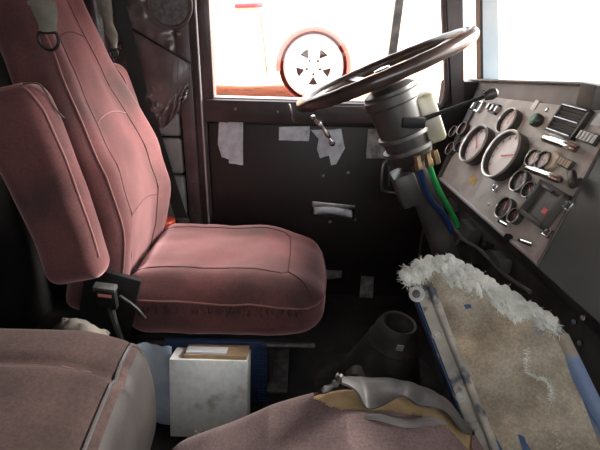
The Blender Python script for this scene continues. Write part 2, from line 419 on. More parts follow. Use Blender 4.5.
mesh('front_frame', *tube(ff, .014, 8), 'door_rail', dr)
mesh('window_pane', *box((-.015, YD+.028, 1.24), (.355, .002, .31)), 'glass', dr)
mesh('vent_pane', *box((.455, YD+.028, 1.24), (.10, .002, .31)), 'glass', dr)
def screw(x, y, m='steel_dark', r=.007): mesh('screw', *lathe([(0, .004), (r*.6, .0035), (r, 0), (r, -.003)], P(x, y, Y=YD-.006), (0, -1, 0), 10), m, dr)
for q in ((323, 176), (348, 173), (330, 222), (355, 220), (249, 121), (266, 120)): screw(*q, m='chrome_worn' if q[1] > 150 else 'steel_dark')
for x, y in ((235, 109), (277, 112)): mesh('screw', *lathe([(0, .004), (.005, .003), (.008, 0)], P(x, y, Y=YD-.034), (0, -1, 0), 10), 'steel_dark', dr)
def tape(pix, m='duct_tape', y=YD-.007, n=10):
    c = np.mean([P(*q, Y=y) for q in pix], 0); pts = []
    k = len(pix)
    for i in range(k):
        a, b = P(*pix[i], Y=y), P(*pix[(i+1) % k], Y=y)
        for s in range(4):
            p = a+(b-a)*s/4; jit = .0035*nz(p*60); pts.append(p+(p-c)*jit*6)
    V = [c+V3(0, -.004, 0)]; Fc = []; N_ = len(pts)
    for ring, sc_ in enumerate((.35, .7, 1.)):
        for p in pts:
            q = c+(p-c)*sc_; V.append(q+V3(0, -.003-.004*abs(nz(q*45)), 0))
    for j in range(N_): Fc.append((0, 1+j, 1+(j+1) % N_))
    for rg in range(2):
        for j in range(N_): Fc.append((1+rg*N_+j, 1+(rg+1)*N_+j, 1+(rg+1)*N_+(j+1) % N_, 1+rg*N_+(j+1) % N_))
    base = len(V)
    for p in pts: V.append(p+V3(0, .004, 0))
    for j in range(N_): Fc.append((1+2*N_+j, base+j, base+(j+1) % N_, 1+2*N_+(j+1) % N_))
    return mesh('tape_patch', V, Fc, m, dr, ang=60)
tape([(219, 122), (229, 123), (229, 159), (222, 157), (218, 144)])
tape([(228, 121), (243, 122), (243, 165), (229, 163)], y=YD-.011)
tape([(279, 127), (310, 126), (309, 141), (279, 140)])
tape([(311, 130), (341, 129), (345, 148), (336, 164), (331, 165), (331, 155), (326, 156), (320, 158), (317, 149), (319, 138)])
tape([(368, 129), (384, 129), (394, 158), (366, 158)], 'tape_dirty')
tape([(325, 270), (342, 271), (341, 277), (326, 279)], 'tape_dirty'); tape([(361, 276), (374, 277), (372, 310), (359, 308)], 'tape_dirty')
tape([(318, 300), (344, 299), (344, 303), (320, 304)], 'tape_dirty')
# recessed metal pull plate
pc = P(333, 210, Y=YD-.006)
pl = mesh('pull_plate', *box(pc, (.097, .004, .032), ((.995, 0, -.08), (0, 1, 0), (.08, 0, .995)), .002), 'chrome_worn', dr, label='rectangular bright metal pull plate')
def cup(u, v):
    x = -.085+.17*u; z = -.022+.032*v+(.010*math.sin(math.pi*u)); return pc+V3(x, -.006-.006*math.sin(math.pi*v)*math.sin(math.pi*u), z-.08*x-.004)
mesh('pull_cup', *sheet(cup, 16, 8, .002), 'duct_tape', pl)
# window crank, latch lever, grab handle
a_, b_ = P(313, 117, Y=YD-.05), P(332, 142, Y=YD-.035)
ck = G(); ck.tube(smoothline([a_, (a_+b_)/2+V3(.004, -.006, .004), b_], 8), [.009-.002*math.sin(i) for i in range(17)], 10)
ck.lathe([(0, .03), (.012, .028), (.014, .01), (.016, 0), (.016, -.03)], b_, (0, -1, 0), 16)
ck.lathe([(0, .012), (.011, .010), (.013, 0), (.008, -.012), (0, -.013)], a_, (0, -1, 0), 14)
ck.out('window_crank', 'chrome', dr, label='chrome window crank')
mesh('latch_lever', *tube([P(289, 104, Y=YD-.05), P(291, 112, Y=YD-.048), P(294, 122, Y=YD-.03)], [.004, .005, .005]), 'chrome_worn', dr)
g0 = [P(387, 161, Y=YD-.03), P(383, 166, Y=YD-.045), P(382, 188, Y=YD-.045), P(386, 192, Y=YD-.03), P(397, 193, Y=YD-.02)]
gh = G().tube(smoothline(g0, 6), .006); gh.tube([P(389, 166, Y=YD-.03), P(389, 186, Y=YD-.03)], .004)
gh.out('grab_handle', 'chrome_worn', dr)

# ---- front: firewall, windshield
wf = thing('wall_front', (XF, .9, 0), 'firewall and windshield frame at the front of the cab', kind='structure')
mesh('firewall', *box((XF+.02, .9, .5), (.02, 1.03, .5)), 'wall_dark', wf)
mesh('windshield_header', *box((.88, .9, ZR-.05), (.09, 1.03, .05)), 'trim_brown', wf)
ws = thing('window_2', (.93, .9, 1.03), 'flat windshield above the dash', kind='structure')
mesh('glass_pane', *prism([(.955, 1.9, 1.0), (.955, -.12, 1.0), (.86, -.12, 1.57), (.86, 1.9, 1.57)], (.004, 0, 0)), 'glass', ws)
mesh('lower_seal', *tube([(.94, 1.9, 1.01), (.94, .9, 1.01), (.94, -.12, 1.01)], .012, 8), 'black_plastic', ws)

# ================================================================== DASHBOARD
PN = V3(-math.cos(math.radians(4))*math.cos(math.radians(24)), -math.sin(math.radians(4))*math.cos(math.radians(24)), math.sin(math.radians(24)))
PC = V3(.621, 1.40, .856)-PN*.030
PS = np.cross(PN, (0, 0, 1)); PS /= np.linalg.norm(PS)
if PS[1] > 0: PS = -PS                                        # along the panel, towards the passenger
PT = np.cross(PS, PN); PT = PT if PT[2] > 0 else -PT          # up the panel
def pp(x, y, h=0.):
    d = ray(x, y); c = PC+PN*h; return CAM+d*(((c-CAM)@PN)/(d@PN))
def st(p): return (p-PC)@PS, (p-PC)@PT
def fs(s, t, h=0.): return PC+PS*s+PT*t+PN*h
RP = (PS, PT, PN)
db = thing('dashboard', (.7, 1.2, .6), 'worn brown truck dashboard crowded with round gauges and chrome switches', 'dashboard')
A0, A1, A2, A3 = st(pp(441, 178)), st(pp(541, 264)), st(pp(600, 155)), st(pp(483, 96))
tb = (A0[1]+A1[1])/2; tt = A3[1]
near = A1[0]
mesh('instrument_panel', *prism([fs(A0[0], A0[1]), fs(A1[0], A1[1]), fs(A1[0]+(A2[0]-A1[0])*1.4, tt+.06), fs(A3[0], tt)], -PN*.02), 'dash_panel', db, smooth=False)
mesh('panel_lip', *tube([fs(A0[0], A0[1]-.004, .002), fs((A0[0]+A1[0])/2, (A0[1]+A1[1])/2-.006, .002), fs(A1[0], A1[1]-.004, .002)], .006, 8), 'trim_edge', db)
# raised grey panel on the passenger side
gx0, gx1 = A1[0]+.004, A2[0]+(A2[0]-A1[0])*.25+.004
kx = (gx1-gx0)/(tt-A1[1])
gp = [fs(gx0, A1[1]-.01, .006), fs(gx0+.60, A1[1]-.01, .006), fs(gx0+.60, tt+.14, .006), fs(gx1+kx*.05, tt+.075, .006)]
mesh('passenger_panel', *prism(gp, -PN*.03), 'dash_gray', db, smooth=False)
ps_ = G().tube([fs(gx0-.002, A1[1]-.01, .006), fs(gx1-.002, tt+.02, .006)], .004, 8)
ps_.out('panel_joint', 'dash_dark', db)
# cowl above
cw = [P(470, 81, X=.70), P(470, 99, X=.70)]
def cowl_sec(p, q): return [p, q]
c0t, c0b = P(470, 81, X=.70), P(472, 99, X=.69); c1t, c1b = P(600, 86, X=.75), P(600, 109, X=.745)
ext = lambda a, b, y: a+(b-a)*((y-a[1])/(b[1]-a[1]))
nt_, nb_ = ext(c0t, c1t, .0), ext(c0b, c1b, .0)
V_ = []
for T, B in ((c0t, c0b), (nt_, nb_)):
    V_ += [T, B, B+V3(.10, 0, -.02), T+V3(.20, 0, -.02), T+V3(.03, 0, .010), T+V3(.004, 0, .006)]
mesh('cowl', V_, [tuple(range(6)), tuple(range(6, 12))]+[(i, (i+1) % 6, 6+(i+1) % 6, 6+i) for i in range(6)], 'cowl', db, ang=30)
mesh('cowl_edge', *tube([c0t+V3(-.004, 0, .004), nt_+V3(-.004, 0, .004)], .006, 8), 'vinyl_gray', db)
mesh('cowl_block', *box(P(597, 96, X=.72), (.03, .035, .030), None, .008), 'dash_dark', db)
# dark left end bracket and the under-dash
s0 = A0[0]; s3 = A3[0]
br = [fs(s0-.01, A0[1]-.03, .01), fs(s0, A0[1], .01), fs(s3, tt+.02, .01), fs(s3-.05, tt+.02, .01)]
mesh('end_bracket', *prism(br, -PN*.05), 'dash_dark', db, smooth=False)
ud = []
for s in (A0[0]-.02, A1[0]+.65):
    p = fs(s, tb-.012, 0); ud += [p, p+V3(.03, 0, -.05), p+V3(.05, 0, -.22), p+V3(.10, 0, -.34), p+V3(.36, 0, -.36), p+V3(.36, 0, .2), p+V3(.10, 0, .02)]
mesh('under_dash', ud, [tuple(range(7)), tuple(range(7, 14))]+[(i, (i+1) % 7, 7+(i+1) % 7, 7+i) for i in range(7)], 'black_dusty', db, smooth=False)

def gauge(x, y, R, h=.035, dark=False, needle=40, label=None, n=36, rim=.10):
    c = pp(x, y, h)-PN*h
    g = mesh('gauge', *lathe([(R*.98, -.002), (R, h*.3), (R, h*.85), (R*.9, h*.9), (R*.88, h*.35)], c, PN, n), 'gauge_black', db, label=label)
    mesh('bezel', *lathe([(R*1.0, h*.8), (R*1.02, h*.93), (R*.985, h), (R*.93, h*.97), (R*.9, h*.86)], c, PN, n), 'gauge_rim', g)
    mesh('dial_face', *lathe([(0, h*.45), (R*.9, h*.45)], c, PN, n), 'dial_dark' if dark else 'dial_glare', g)
    d = math.radians(needle); dv = PS*math.cos(d)+PT*math.sin(d); sd = np.cross(PN, dv)
    o = c+PN*(h*.45+.003)
    mesh('needle', *prism([o-dv*R*.18-sd*R*.035, o+dv*R*.75-sd*R*.01, o+dv*R*.75+sd*R*.01, o-dv*R*.18+sd*R*.035], PN*.0015), 'needle_red', g)
    tk = G()
    for k in range(11):
        q = math.radians(225-27*k); v = PS*math.cos(q)+PT*math.sin(q); e = np.cross(PN, v)
        a = c+PN*(h*.45+.001)+v*R*.70; b = a+v*R*.12
        tk.add(*prism([a-e*R*.014, b-e*R*.014, b+e*R*.014, a+e*R*.014], PN*.001))
    tk.out('tick_marks', 'gauge_rim' if dark else 'gauge_black', g, kind='stuff')
    return g
gauge(472, 143, .070, .04, needle=140, label='large round gauge nearest the column')
gauge(499, 153, .080, .04, needle=20, label='largest round gauge')
gauge(505, 120, .044, .03, needle=80, label='medium round gauge near the cowl')
for x, y, R in ((452, 131, .024), (461, 128, .027), (449, 148, .026), (457, 146, .02), (517, 180, .033), (527, 189, .024), (502, 207, .033), (512, 215, .022)):
    gauge(x, y, R, .022, dark=True, needle=60+x % 90, n=22)
gauge(531, 157, .026, .02, needle=100, n=22); gauge(541, 159, .026, .02, needle=10, n=22)
def pbox(name, x, y, hs, ht, h, m, bev=.002, parent=None, lift=0., rot=0., **k):
    c = pp(x, y, lift+h/2); ca, sa = math.cos(math.radians(rot)), math.sin(math.radians(rot))
    return mesh(name, *box(c, (hs, ht, h/2), (PS*ca+PT*sa, PT*ca-PS*sa, PN), bev), m, parent or db, **k)
def bezel_rect(name, x, y, hs, ht, h, m_rim, m_face, bw=.007, **k):
    c = pp(x, y, h)-PN*h; g = G()
    for s, t, a, b in ((0, ht-bw/2, hs, bw/2), (0, -ht+bw/2, hs, bw/2), (hs-bw/2, 0, bw/2, ht), (-hs+bw/2, 0, bw/2, ht)):
        g.box(c+PS*s+PT*t+PN*h/2, (a, b, h/2), RP, .0015)
    o = g.out(name, m_rim, db, **k)
    mesh('face', *box(c+PN*h*.3, (hs-bw, ht-bw, .002), RP), m_face, o); return o, c
bezel_rect('switch_bezel', 476, 105, .034, .022, .014, 'chrome', 'dial_dark')
bezel_rect('switch_bezel', 493, 108, .026, .018, .012, 'gauge_black', 'dial_dark')
for dx in (-4, 0, 4): pbox('rocker', 493+dx, 108+dx*.35, .0055, .011, .017, 'chrome_worn')
# square instrument with red mark
so, sc_ = bezel_rect('square_gauge', 540, 203, .058, .052, .022, 'dash_dark', 'vinyl_gray', .013, label='square instrument with a red mark')
mesh('red_mark', *box(sc_+PS*.018-PT*.012+PN*.0095, (.010, .007, .001), RP), 'needle_red', so)
mesh('black_bar', *box(sc_+PS*-.004+PT*.040+PN*.024, (.024, .005, .004), RP, .002), 'gauge_black', so)
# air vent with louvres
vo, vc = bezel_rect('air_vent', 566, 120, .062, .042, .016, 'gauge_black', 'black_plastic', .008, label='louvred air vent')
for k in range(6):
    t = -.029+.0116*k
    mesh('louvre', *box(vc+PT*t+PN*.011, (.052, .0042, .0012), (PS, PT*.8+PN*.6, PN*.8-PT*.6)), 'dash_dark', vo)
for t in (-.036, .0, .036): mesh('louvre_bar', *tube([vc+PS*-.052+PT*t+PN*.018, vc+PS*.052+PT*t+PN*.018], .0016, 6), 'chrome_worn', vo)
# chrome pulls, tags, knobs
def pull(x0, y0, x1, y1, r=.010, h=.035):
    a, b = pp(x0, y0, h), pp(x1, y1, h); g = G().tube([a+(b-a)*t for t in (0, .04, .3, .6, .96, 1)], [r*.8, r, r*1.02, r, r, r*.7], 14)
    for t in (.1, .9): g.tube([a+(b-a)*t, a+(b-a)*t-PN*h], r*.6, 8)
    g.out('chrome_pull', 'chrome', db)
pull(527, 168, 561, 180); pull(544, 138, 578, 149, .011, .03)
pull(499, 221, 508, 226, .006, .015); pull(519, 240, 533, 245, .006, .015)
pbox('label_strip', 557, 136, .034, .010, .003, 'white_plastic')
pbox('paper_tag', 473, 180, .022, .015, .0015, 'tag_yellow', 0, rot=-8, label='small yellow paper tag')
pbox('label_strip', 535, 105, .012, .016, .003, 'white_plastic')
for x, y in ((494, 187), (567, 205), (546, 232)):
    o, c = bezel_rect('square_switch', x, y, .0125 if x < 500 else .014, .0115, .010, 'chrome', 'dial_dark', .004)
kb = mesh('knob', *lathe([(.018, 0), (.020, .006), (.020, .018), (.016, .024), (0, .025)], pp(534, 119, .02)-PN*.02, PN, 20), 'gauge_black', db)
mesh('knob_cap', *lathe([(0, .028), (.012, .0265), (.014, .022)], pp(534, 119, .02)-PN*.02, PN, 18), 'green_plastic', kb)
mesh('half_dial', *lathe([(.027, 0), (.028, .008), (.024, .012), (0, .012)], pp(551, 160, .01)-PN*.01, PN, 24), 'cream', db)
def ridged(x, y, hs, ht, n, m, mr):
    o = pbox('ridged_switch', x, y, hs, ht, .012, m)
    c = pp(x, y, .006)+PN*.008
    for k in range(n): mesh('ridge', *box(c+PS*(-hs*.8+1.6*hs*k/(n-1)), (hs*.35/n*1.5, ht*.8, .003), RP, .001), mr, o)
ridged(565, 163, .030, .012, 5, 'gauge_black', 'cream'); ridged(589, 138, .034, .014, 5, 'gauge_black', 'white_plastic')
pbox('label_strip', 598, 120, .016, .016, .004, 'white_plastic')
for x, y in ((547, 110), (557, 190), (489, 204), (556, 216), (500, 170)):
    mesh('screw', *lathe([(0, .005), (.005, .004), (.007, 0)], pp(x, y), PN, 10), 'chrome_worn', db)
tg = G().lathe([(.012, 0), (.012, .012), (.006, .016), (.006, .026)], pp(582, 184), PN, 14)
tg.box(pp(582, 184)+PN*.03, (.024, .009, .008), (PS*.8-PT*.6, PT*.8+PS*.6, PN), .004); tg.out('wing_knob', 'gauge_black', db)
for x, y, X in ((465, 243, .585), (441, 246, .60), (492, 247, .58), (515, 240, .585), (455, 222, .57), (480, 268, .58)):
    mesh('lower_knob', *lathe([(.008, 0), (.010, .01), (.014, .018), (.013, .028), (0, .03)], P(x, y, X=X+.02), (-.95, 0, .2), 14), 'black_plastic' if x != 465 and x != 441 else 'chrome_worn', db)
for x, y, w_, h_ in ((470, 232, .05, .03), (500, 262, .035, .022), (455, 205, .03, .018)):
    mesh('relay_box', *box(P(x, y, X=.585), (.02, w_, h_), None, .005), 'black_dusty', db)
mesh('wiring', *tube(smoothline([P(448, 215, X=.56), P(462, 238, X=.56), P(480, 250, X=.565), P(505, 275, X=.57), P(530, 292, X=.58)], 6), .006, 6), 'black_rubber', db)
for x, y in ((575, 322), (581, 343), (584, 318)):
    mesh('bolt', *lathe([(0, .006), (.006, .005), (.007, 0)], P(x, y, X=.60), (-.9, -.3, .2), 8), 'chrome', db)

# ================================================================== STEERING WHEEL + COLUMN
WC = V3(.230, 1.40, 1.094); WA = V3(-.415, .06, .91); WA /= np.linalg.norm(WA); wa, wb_, _ = frame(WA, (0, 1, 0))
WR = .256
sw = thing('steering_wheel', tuple(WC-WA*.05), 'large thin-rimmed dark brown steering wheel above the column', 'steering wheel')
mesh('wheel_rim', *tube([WC+WR*(math.cos(2*math.pi*i/72)*wa+math.sin(2*math.pi*i/72)*wb_) for i in range(72)], [.0185+.0008*(i % 3 == 0) for i in range(72)], 14, True), 'wheel_rim', sw)
for k in range(4):
    q = math.radians(20+90*k); v = math.cos(q)*wa+math.sin(q)*wb_; e = np.cross(WA, v)
    pts = smoothline([WC+v*.045-WA*.035, WC+v*.12-WA*.022, WC+v*.20-WA*.008, WC+v*(WR-.004)], 6)
    g = G()
    for a, b in zip(pts, pts[1:]):
        d = (b-a)/np.linalg.norm(b-a); nn = np.cross(d, e); g.box((a+b)/2, (np.linalg.norm(b-a)/2+.001, .015, .003), (d, e, nn))
    g.out('spoke', 'chrome_worn', sw)
mesh('hub', *lathe([(.055, -.045), (.058, -.03), (.055, -.02), (.04, -.014), (.036, -.006), (.030, 0), (0, .003)], WC, WA, 28), 'wheel_rim', sw)
mesh('horn_button', *lathe([(.026, -.002), (.024, .006), (0, .009)], WC, WA, 24), 'chrome', sw)
sc_o = thing('steering_column', tuple(WC-WA*.6), 'grey steering column under the wheel with brass fittings and air hoses', 'steering column')
mesh('upper_shroud', *lathe([(0, -.05), (.060, -.05), (.078, -.06), (.080, -.08), (.074, -.18), (.066, -.27), (.058, -.29), (0, -.29)], WC, WA, 32), 'column_gray', sc_o)
mesh('shroud_collar', *lathe([(.079, -.070), (.083, -.075), (.083, -.098), (.078, -.104)], WC, WA, 32), 'column_gray', sc_o)
co = WC-WA*.20
mesh('highlight_block', *box(co+V3(.065, 0, .055), (.028, .05, .075), (np.cross((0, 1, 0), WA), V3(0, 1, 0), WA), .012), 'column_highlight', sc_o)  # block added to carry the bright specular patch beside the shroud
for t_ in (-.20, -.245):
    mesh('clamp_ring', *lathe([(.070, t_-.008), (.081, t_-.006), (.081, t_+.006), (.070, t_+.008)], WC, WA, 32), 'steel_dark', sc_o)
mesh('lower_tube', *tube([WC-WA*.27, WC-WA*.45, WC-WA*.85], .042, 18), 'black_dusty', sc_o)
mesh('column_bracket', *box(WC-WA*.36+V3(-.045, -.01, -.02), (.035, .05, .055), (np.cross((0, 1, 0), WA), V3(0, 1, 0), WA), .014), 'column_gray', sc_o)
for (x, y), m, pth in (((419, 166), 'hose_blue', [(419, 168), (425, 188), (433, 203), (444, 215), (452, 232)]), ((429, 163), 'hose_green', [(429, 165), (435, 182), (443, 198), (450, 210), (458, 226)])):
    h = mesh('air_hose', *tube(smoothline([P(a, b, Y=1.26+.02*i) for i, (a, b) in enumerate(pth)], 6), .009, 10), m, sc_o, label='green air hose' if 'green' in m else 'blue air hose')
    p = P(x, y, Y=1.26); mesh('brass_fitting', *lathe([(.009, -.012), (.013, -.01), (.013, .008), (.010, .012), (.010, .03)], p, (-.3, .1, .95), 6), 'brass', h)
mesh('brass_fitting', *lathe([(.009, -.012), (.013, -.01), (.013, .008), (.010, .03)], P(436, 160, Y=1.28), (-.3, .1, .95), 6), 'brass', sc_o)
# turn signal stalk
a_ = P(416, 122, Y=1.33); b_ = P(491, 94, Y=1.30)
stalk = G().box(a_+V3(-.01, 0, .0), (.035, .02, .016), None, .006).tube([a_, a_+(b_-a_)*.3, b_], [.008, .006, .005], 10)
so_ = stalk.out('signal_stalk', 'black_plastic', sc_o)
mesh('stalk_knob', *lathe([(0, -.022), (.012, -.018), (.017, 0), (.014, .014), (0, .02)], b_, b_-a_, 16), 'gauge_black', so_)

# ================================================================== DRIVER'S SEAT
ds = thing('driver_seat', (-.27, 1.46, 0), "pink velour driver's seat with high backrest and folded-up armrests", 'seat')
def cdef(p):
    x, y, z = p; xx, yy = x/.325, y/.265
    top = sm(-.02, .08, z)
    y2 = y*(1-.16*sm(.35, 1.05, xx)*abs(xx)**1.5)
    z2 = z+top*(.022*(1-yy*yy)*(1-.5*xx*xx)-.035*sm(.3, 1.0, xx)+.012*math.exp(-((abs(yy)-.72)/.2)**2))
    z2 += .012*top*sm(-.9, -.4, -xx)*0
    x2 = x+.02*(1-yy*yy)*sm(0, 1, xx)
    q = V3(-.245+x2, 1.46+y2, .350+z2)
    return q+V3(0, 0, top*(.007*nz(q*7)+.004*nz(q*17)+.002*abs(nz(q*34))))+V3(0, .005*nz(q*9)+.003*nz(q*22), 0)
cu = Cushion((.325, .265, .10), .075, cdef)
V_, F_, Q_ = cu.geom((18, 16, 5)); co_ = mesh('seat_cushion', V_, F_, 'velour', ds, ang=80)
def seam(c, qs, r, m, parent, closed=False, off=.001):
    pts = []
    for a, b in zip(qs, qs[1:]+([qs[0]] if closed else [])):
        for s in range(14): pts.append(c.surf(V3(*a)+(V3(*b)-V3(*a))*s/14, off))
    if not closed: pts.append(c.surf(qs[-1], off))
    mesh('seam', *tube(pts, r, 6, closed), m, parent)
seam(cu, [(-.32, -.165, .1), (.18, -.165, .1), (.20, -.14, .1), (.20, .14, .1), (.18, .165, .1), (-.32, .165, .1)], .0019, 'seam_thread', co_)
seam(cu, [(-.325, -.265, .055), (.325, -.265, .045), (.325, .265, .045)], .003, 'seam_light', co_)
seam(cu, [(.20, -.14, .1), (.30, -.25, .09)], .0025, 'seam_thread', co_)
# fringe hanging off the worn edge
random.seed(3); fr = G()
for k in range(150):
    x = random.uniform(-.31, .26)
    p = cu.surf((x, -.265, .03+random.uniform(-.01, .02)), .001)
    L = random.uniform(.01, .028); fr.tube([p, p+V3(random.uniform(-.003, .003), -.003, -L*.5), p+V3(random.uniform(-.005, .005), -.001, -L)], [.0010, .0008, .0003], 3)
fr.out('frayed_edge', 'velour_worn', co_, kind='stuff')
ZP = [.34, .42, .5, .65, .8, 1.0, 1.3, 1.5]; XP = [-.60, -.575, -.555, -.535, -.560, -.640, -.738, -.79]
def bdef(p):
    x, y, z = p; zz = z+.90                             # local z -> height
    yy = y/.255
    front = sm(-.05, .06, x)
    wd = np.interp(zz, [.34, .6, .85, 1.1, 1.5], [.93, 1.03, .98, .76, .56])
    tk = np.interp(zz, [.34, .7, 1.5], [1.05, 1.0, .72])
    xx = np.interp(zz, ZP, XP)-.085*tk+x*tk
    bol = np.interp(zz, [.34, .6, 1.0, 1.5], [.02, .042, .03, .01])
    xx += front*bol*(sm(.35, .85, abs(yy))-.3)-.012*front*sm(.85, 1.05, abs(yy))
    q = V3(xx, 1.46+y*wd, zz)
    return q+V3(front*(.007*nz(q*6)+.004*nz(q*V3(15, 15, 9))), .004*nz(q*10), 0)
ba = Cushion((.085, .255, .58), .06, bdef)
V_, F_, Q_ = ba.geom((3, 22, 36)); bo = mesh('backrest', V_, F_, 'velour', ds, ang=80)
for s in (-1, 1):
    seam(ba, [(.085, s*.125, -.56), (.085, s*.135, -.2), (.085, s*.12, .1), (.085, s*.105, .55)], .0019, 'seam_thread', bo)
    seam(ba, [(.085, s*.235, -.56), (.085, s*.245, -.1), (.085, s*.24, .2), (.085, s*.235, .55)], .0035, 'seam_light', bo)
seam(ba, [(.085, y_, -0.28+0.02*(1-(y_/0.128)**2)) for y_ in np.linspace(-0.128, 0.128, 7)], .0019, 'seam_thread', bo)
seam(ba, [(.085, y_, 0.02+0.02*(1-(y_/0.12)**2)) for y_ in np.linspace(-0.12, 0.12, 7)], .0028, 'seam_light', bo)
seam(ba, [(.085, y_, 0.26+0.015*(1-(y_/0.11)**2)) for y_ in np.linspace(-0.11, 0.11, 7)], .0019, 'seam_thread', bo)
def arm(yc, dz=0., dx=0.):
    A, B = V3(-.632+dx, yc, .60+dz), V3(-.708+dx, yc, .985+dz); ax = (B-A)/np.linalg.norm(B-A); sd = V3(ax[2], 0, -ax[0]); mid = (A+B)/2
    def adef(p):
        x, y, z = p; k = 1+.05*z/.27; q = mid+sd*(x*k+.012*math.cos(z/.27*1.5))+V3(0, y, 0)+ax*(z*1.0+.02*x)
        return q+V3(.004*nz(q*9), .005*nz(q*7)+.003*nz(q*16), 0)
    c = Cushion((.092, .05, .268), .047, adef); V_, F_, _ = c.geom((4, 1, 14)); o = mesh('armrest', V_, F_, 'velour', ds, ang=80)
    seam(c, [(.092, -.03, -.2), (.092, -.03, .2), (.06, -.03, .268), (-.05, -.03, .268)], .0028, 'seam_light', o)
    return o, c
ao, ac = arm(1.115); arm(1.774, .0, -.05)
th = smoothline([ac.surf((.06, -.02, .268), .002), ac.surf((.085, -.01, .25), .012), ac.surf((.092, 0, .20), .004), ac.surf((.092, .01, .17), .010)], 6)
mesh('loose_thread', *tube(th, .0025, 5), 'rag', ao)
mesh('pivot_bolt', *lathe([(0, .012), (.008, .010), (.011, 0), (.011, -.06)], P(100, 268, Y=1.13), (.3, -1, 0), 12), 'black_plastic', ds)
# seat base, side plate, rail
mesh('seat_frame', *box((-.27, 1.46, .235), (.27, .24, .022), None, .006), 'black_plastic', ds)
mesh('suspension_base', *box((-.29, 1.46, .11), (.20, .19, .105), None, .02), 'black_rubber', ds)
mesh('slide_rail', *tube([(-.50, 1.215, .232), (.06, 1.215, .236)], .009, 8), 'steel_dark', ds)
mesh('floor_plate', *box((-.29, 1.46, .008), (.26, .23, .008), None, .003), 'steel_dark', ds)
mesh('side_plate', *box((-.60, 1.20, .38), (.085, .010, .13), ((.96, 0, -.28), (0, 1, 0), (.28, 0, .96)), .006), 'black_plastic', ds)
mesh('recline_lever', *tube(smoothline([(-.545, 1.17, .44), (-.50, 1.168, .40), (-.475, 1.168, .36)], 6), .006, 8), 'black_plastic', ds)
# belt buckle
bk = thing('belt_buckle', (-.575, 1.15, .30), 'black seat belt buckle with red button beside the armrest', 'buckle')
bc = P(107, 298, Y=1.145); RB = (V3(.99, 0, -.1), V3(0, .97, .2), V3(.1, -.2, .97))
mesh('buckle_body', *box(bc, (.030, .012, .038), RB, .006), 'black_plastic', bk)
mesh('buckle_rim', *box(bc+V3(0, 0, .036), (.033, .014, .008), RB, .003), 'steel_dark', bk)
mesh('release_button', *box(bc+V3(.002, -.013, .018), (.022, .003, .008), RB, .002), 'buckle_red', bk)
mesh('buckle_stalk', *tube([bc+V3(0, .005, -.03), bc+V3(.005, .012, -.10), bc+V3(.01, .03, -.2)], [.014, .011, .010], 8), 'webbing', bk)
# shoulder belt
def belt(u, v):
    p0, p1, p2 = P(116, -6, Y=1.85)+V3(-.03, 0, .20), P(140, 90, Y=1.845), P(183, 222, Y=1.84)
    t = u*2; c = p0+(p1-p0)*t if t < 1 else p1+(p2-p1)*(t-1)
    return c+V3((v-.5)*.052, .004*math.sin(u*5), (v-.5)*.010)
sb = thing('seat_belt', (-.55, 1.84, .40), 'wide black shoulder belt hanging in front of the quilted side panel', 'seat belt')
mesh('belt_webbing', *sheet(belt, 30, 4, .002), 'webbing', sb)
mesh('anchor', *box(P(183, 222, Y=1.84), (.03, .008, .02), None, .004), 'steel_dark', sb)
# olive straps with rings
def strap(name, pixs, Y, ring, label, seg=1):
    o = thing(name, tuple(P(*ring, Y=Y)), label, 'strap', 'olive straps with rings')
    pts = [P(x, y, Y=Y) for x, y, _ in pixs]; pts[0][2] = ZR-.005; pts = smoothline(pts, 8); ws_ = np.interp(np.linspace(0, 1, len(pts)), np.linspace(0, 1, len(pixs)), [wd for *_, wd in pixs])
    V, Fc = sheet(lambda u, v: pts[round(u*(len(pts)-1))]+V3((v-.5)*2*ws_[round(u*(len(pts)-1))], -.006*(1-(2*v-1)**2)-.002, 0), len(pts)-1, 6, .004)
    mesh('strap_band', V, Fc, 'strap_olive', o, ang=70)
    c = P(*ring, Y=Y); R = .024*seg; pts = []
    for k in range(28):
        q = 2*math.pi*k/28; x, z = R*math.cos(q)*1.0, R*1.05*math.sin(q); z = min(z, R*.62); pts.append(c+V3(x, -.003, z))
    mesh('d_ring', *tube(pts, .0038*seg, 8, True), 'black_plastic', o)
strap('ring_strap', [(36, -30, .022), (38, -10, .026), (42, 2, .032), (46, 15, .028), (48, 26, .021), (48, 32, .022)], 1.17, (49, 39), 'olive strap with black D ring hanging over the pink backrest', 1.0)
strap('ring_strap', [(99, -25, .02), (104, 0, .026), (107, 16, .020), (109, 24, .016), (112, 34, .022), (114, 44, .012), (114, 48, .012)], 1.74, (114, 53), 'olive strap with small ring hanging beside the shoulder belt', .62)
# dark shiny curtain edge behind the seat
def curtain(u, v):
    x = -.98+.24*u; return (x, 1.853+.006*math.sin(u*22), .80+.78*v-.10*u*(1-v))
tag(mesh('curtain', *sheet(curtain, 36, 12, .003), 'quilt_vinyl'), 'shiny dark maroon curtain bunched behind the backrest', 'curtain')
# red canister between the seat and the side wall
rc = thing('red_canister', tuple(P(168, 232, Y=1.80)), 'small red plastic canister behind the cushion by the side wall', 'canister')
cb = P(166, 238, Y=1.80)
mesh('canister_body', *lathe([(0, 0), (.040, 0), (.044, .006), (.044, .07), (.040, .078), (0, .08)], cb, (0, 0, 1), 22), 'red_plastic', rc)
mesh('canister_cap', *lathe([(.046, .062), (.047, .066), (.047, .084), (.042, .09), (0, .09)], cb, (0, 0, 1), 22), 'red_plastic', rc)
mesh('side_shelf', *box((-.72, 1.80, cb[2]-.012), (.22, .06, .012), None, .004), 'black_plastic', wl)

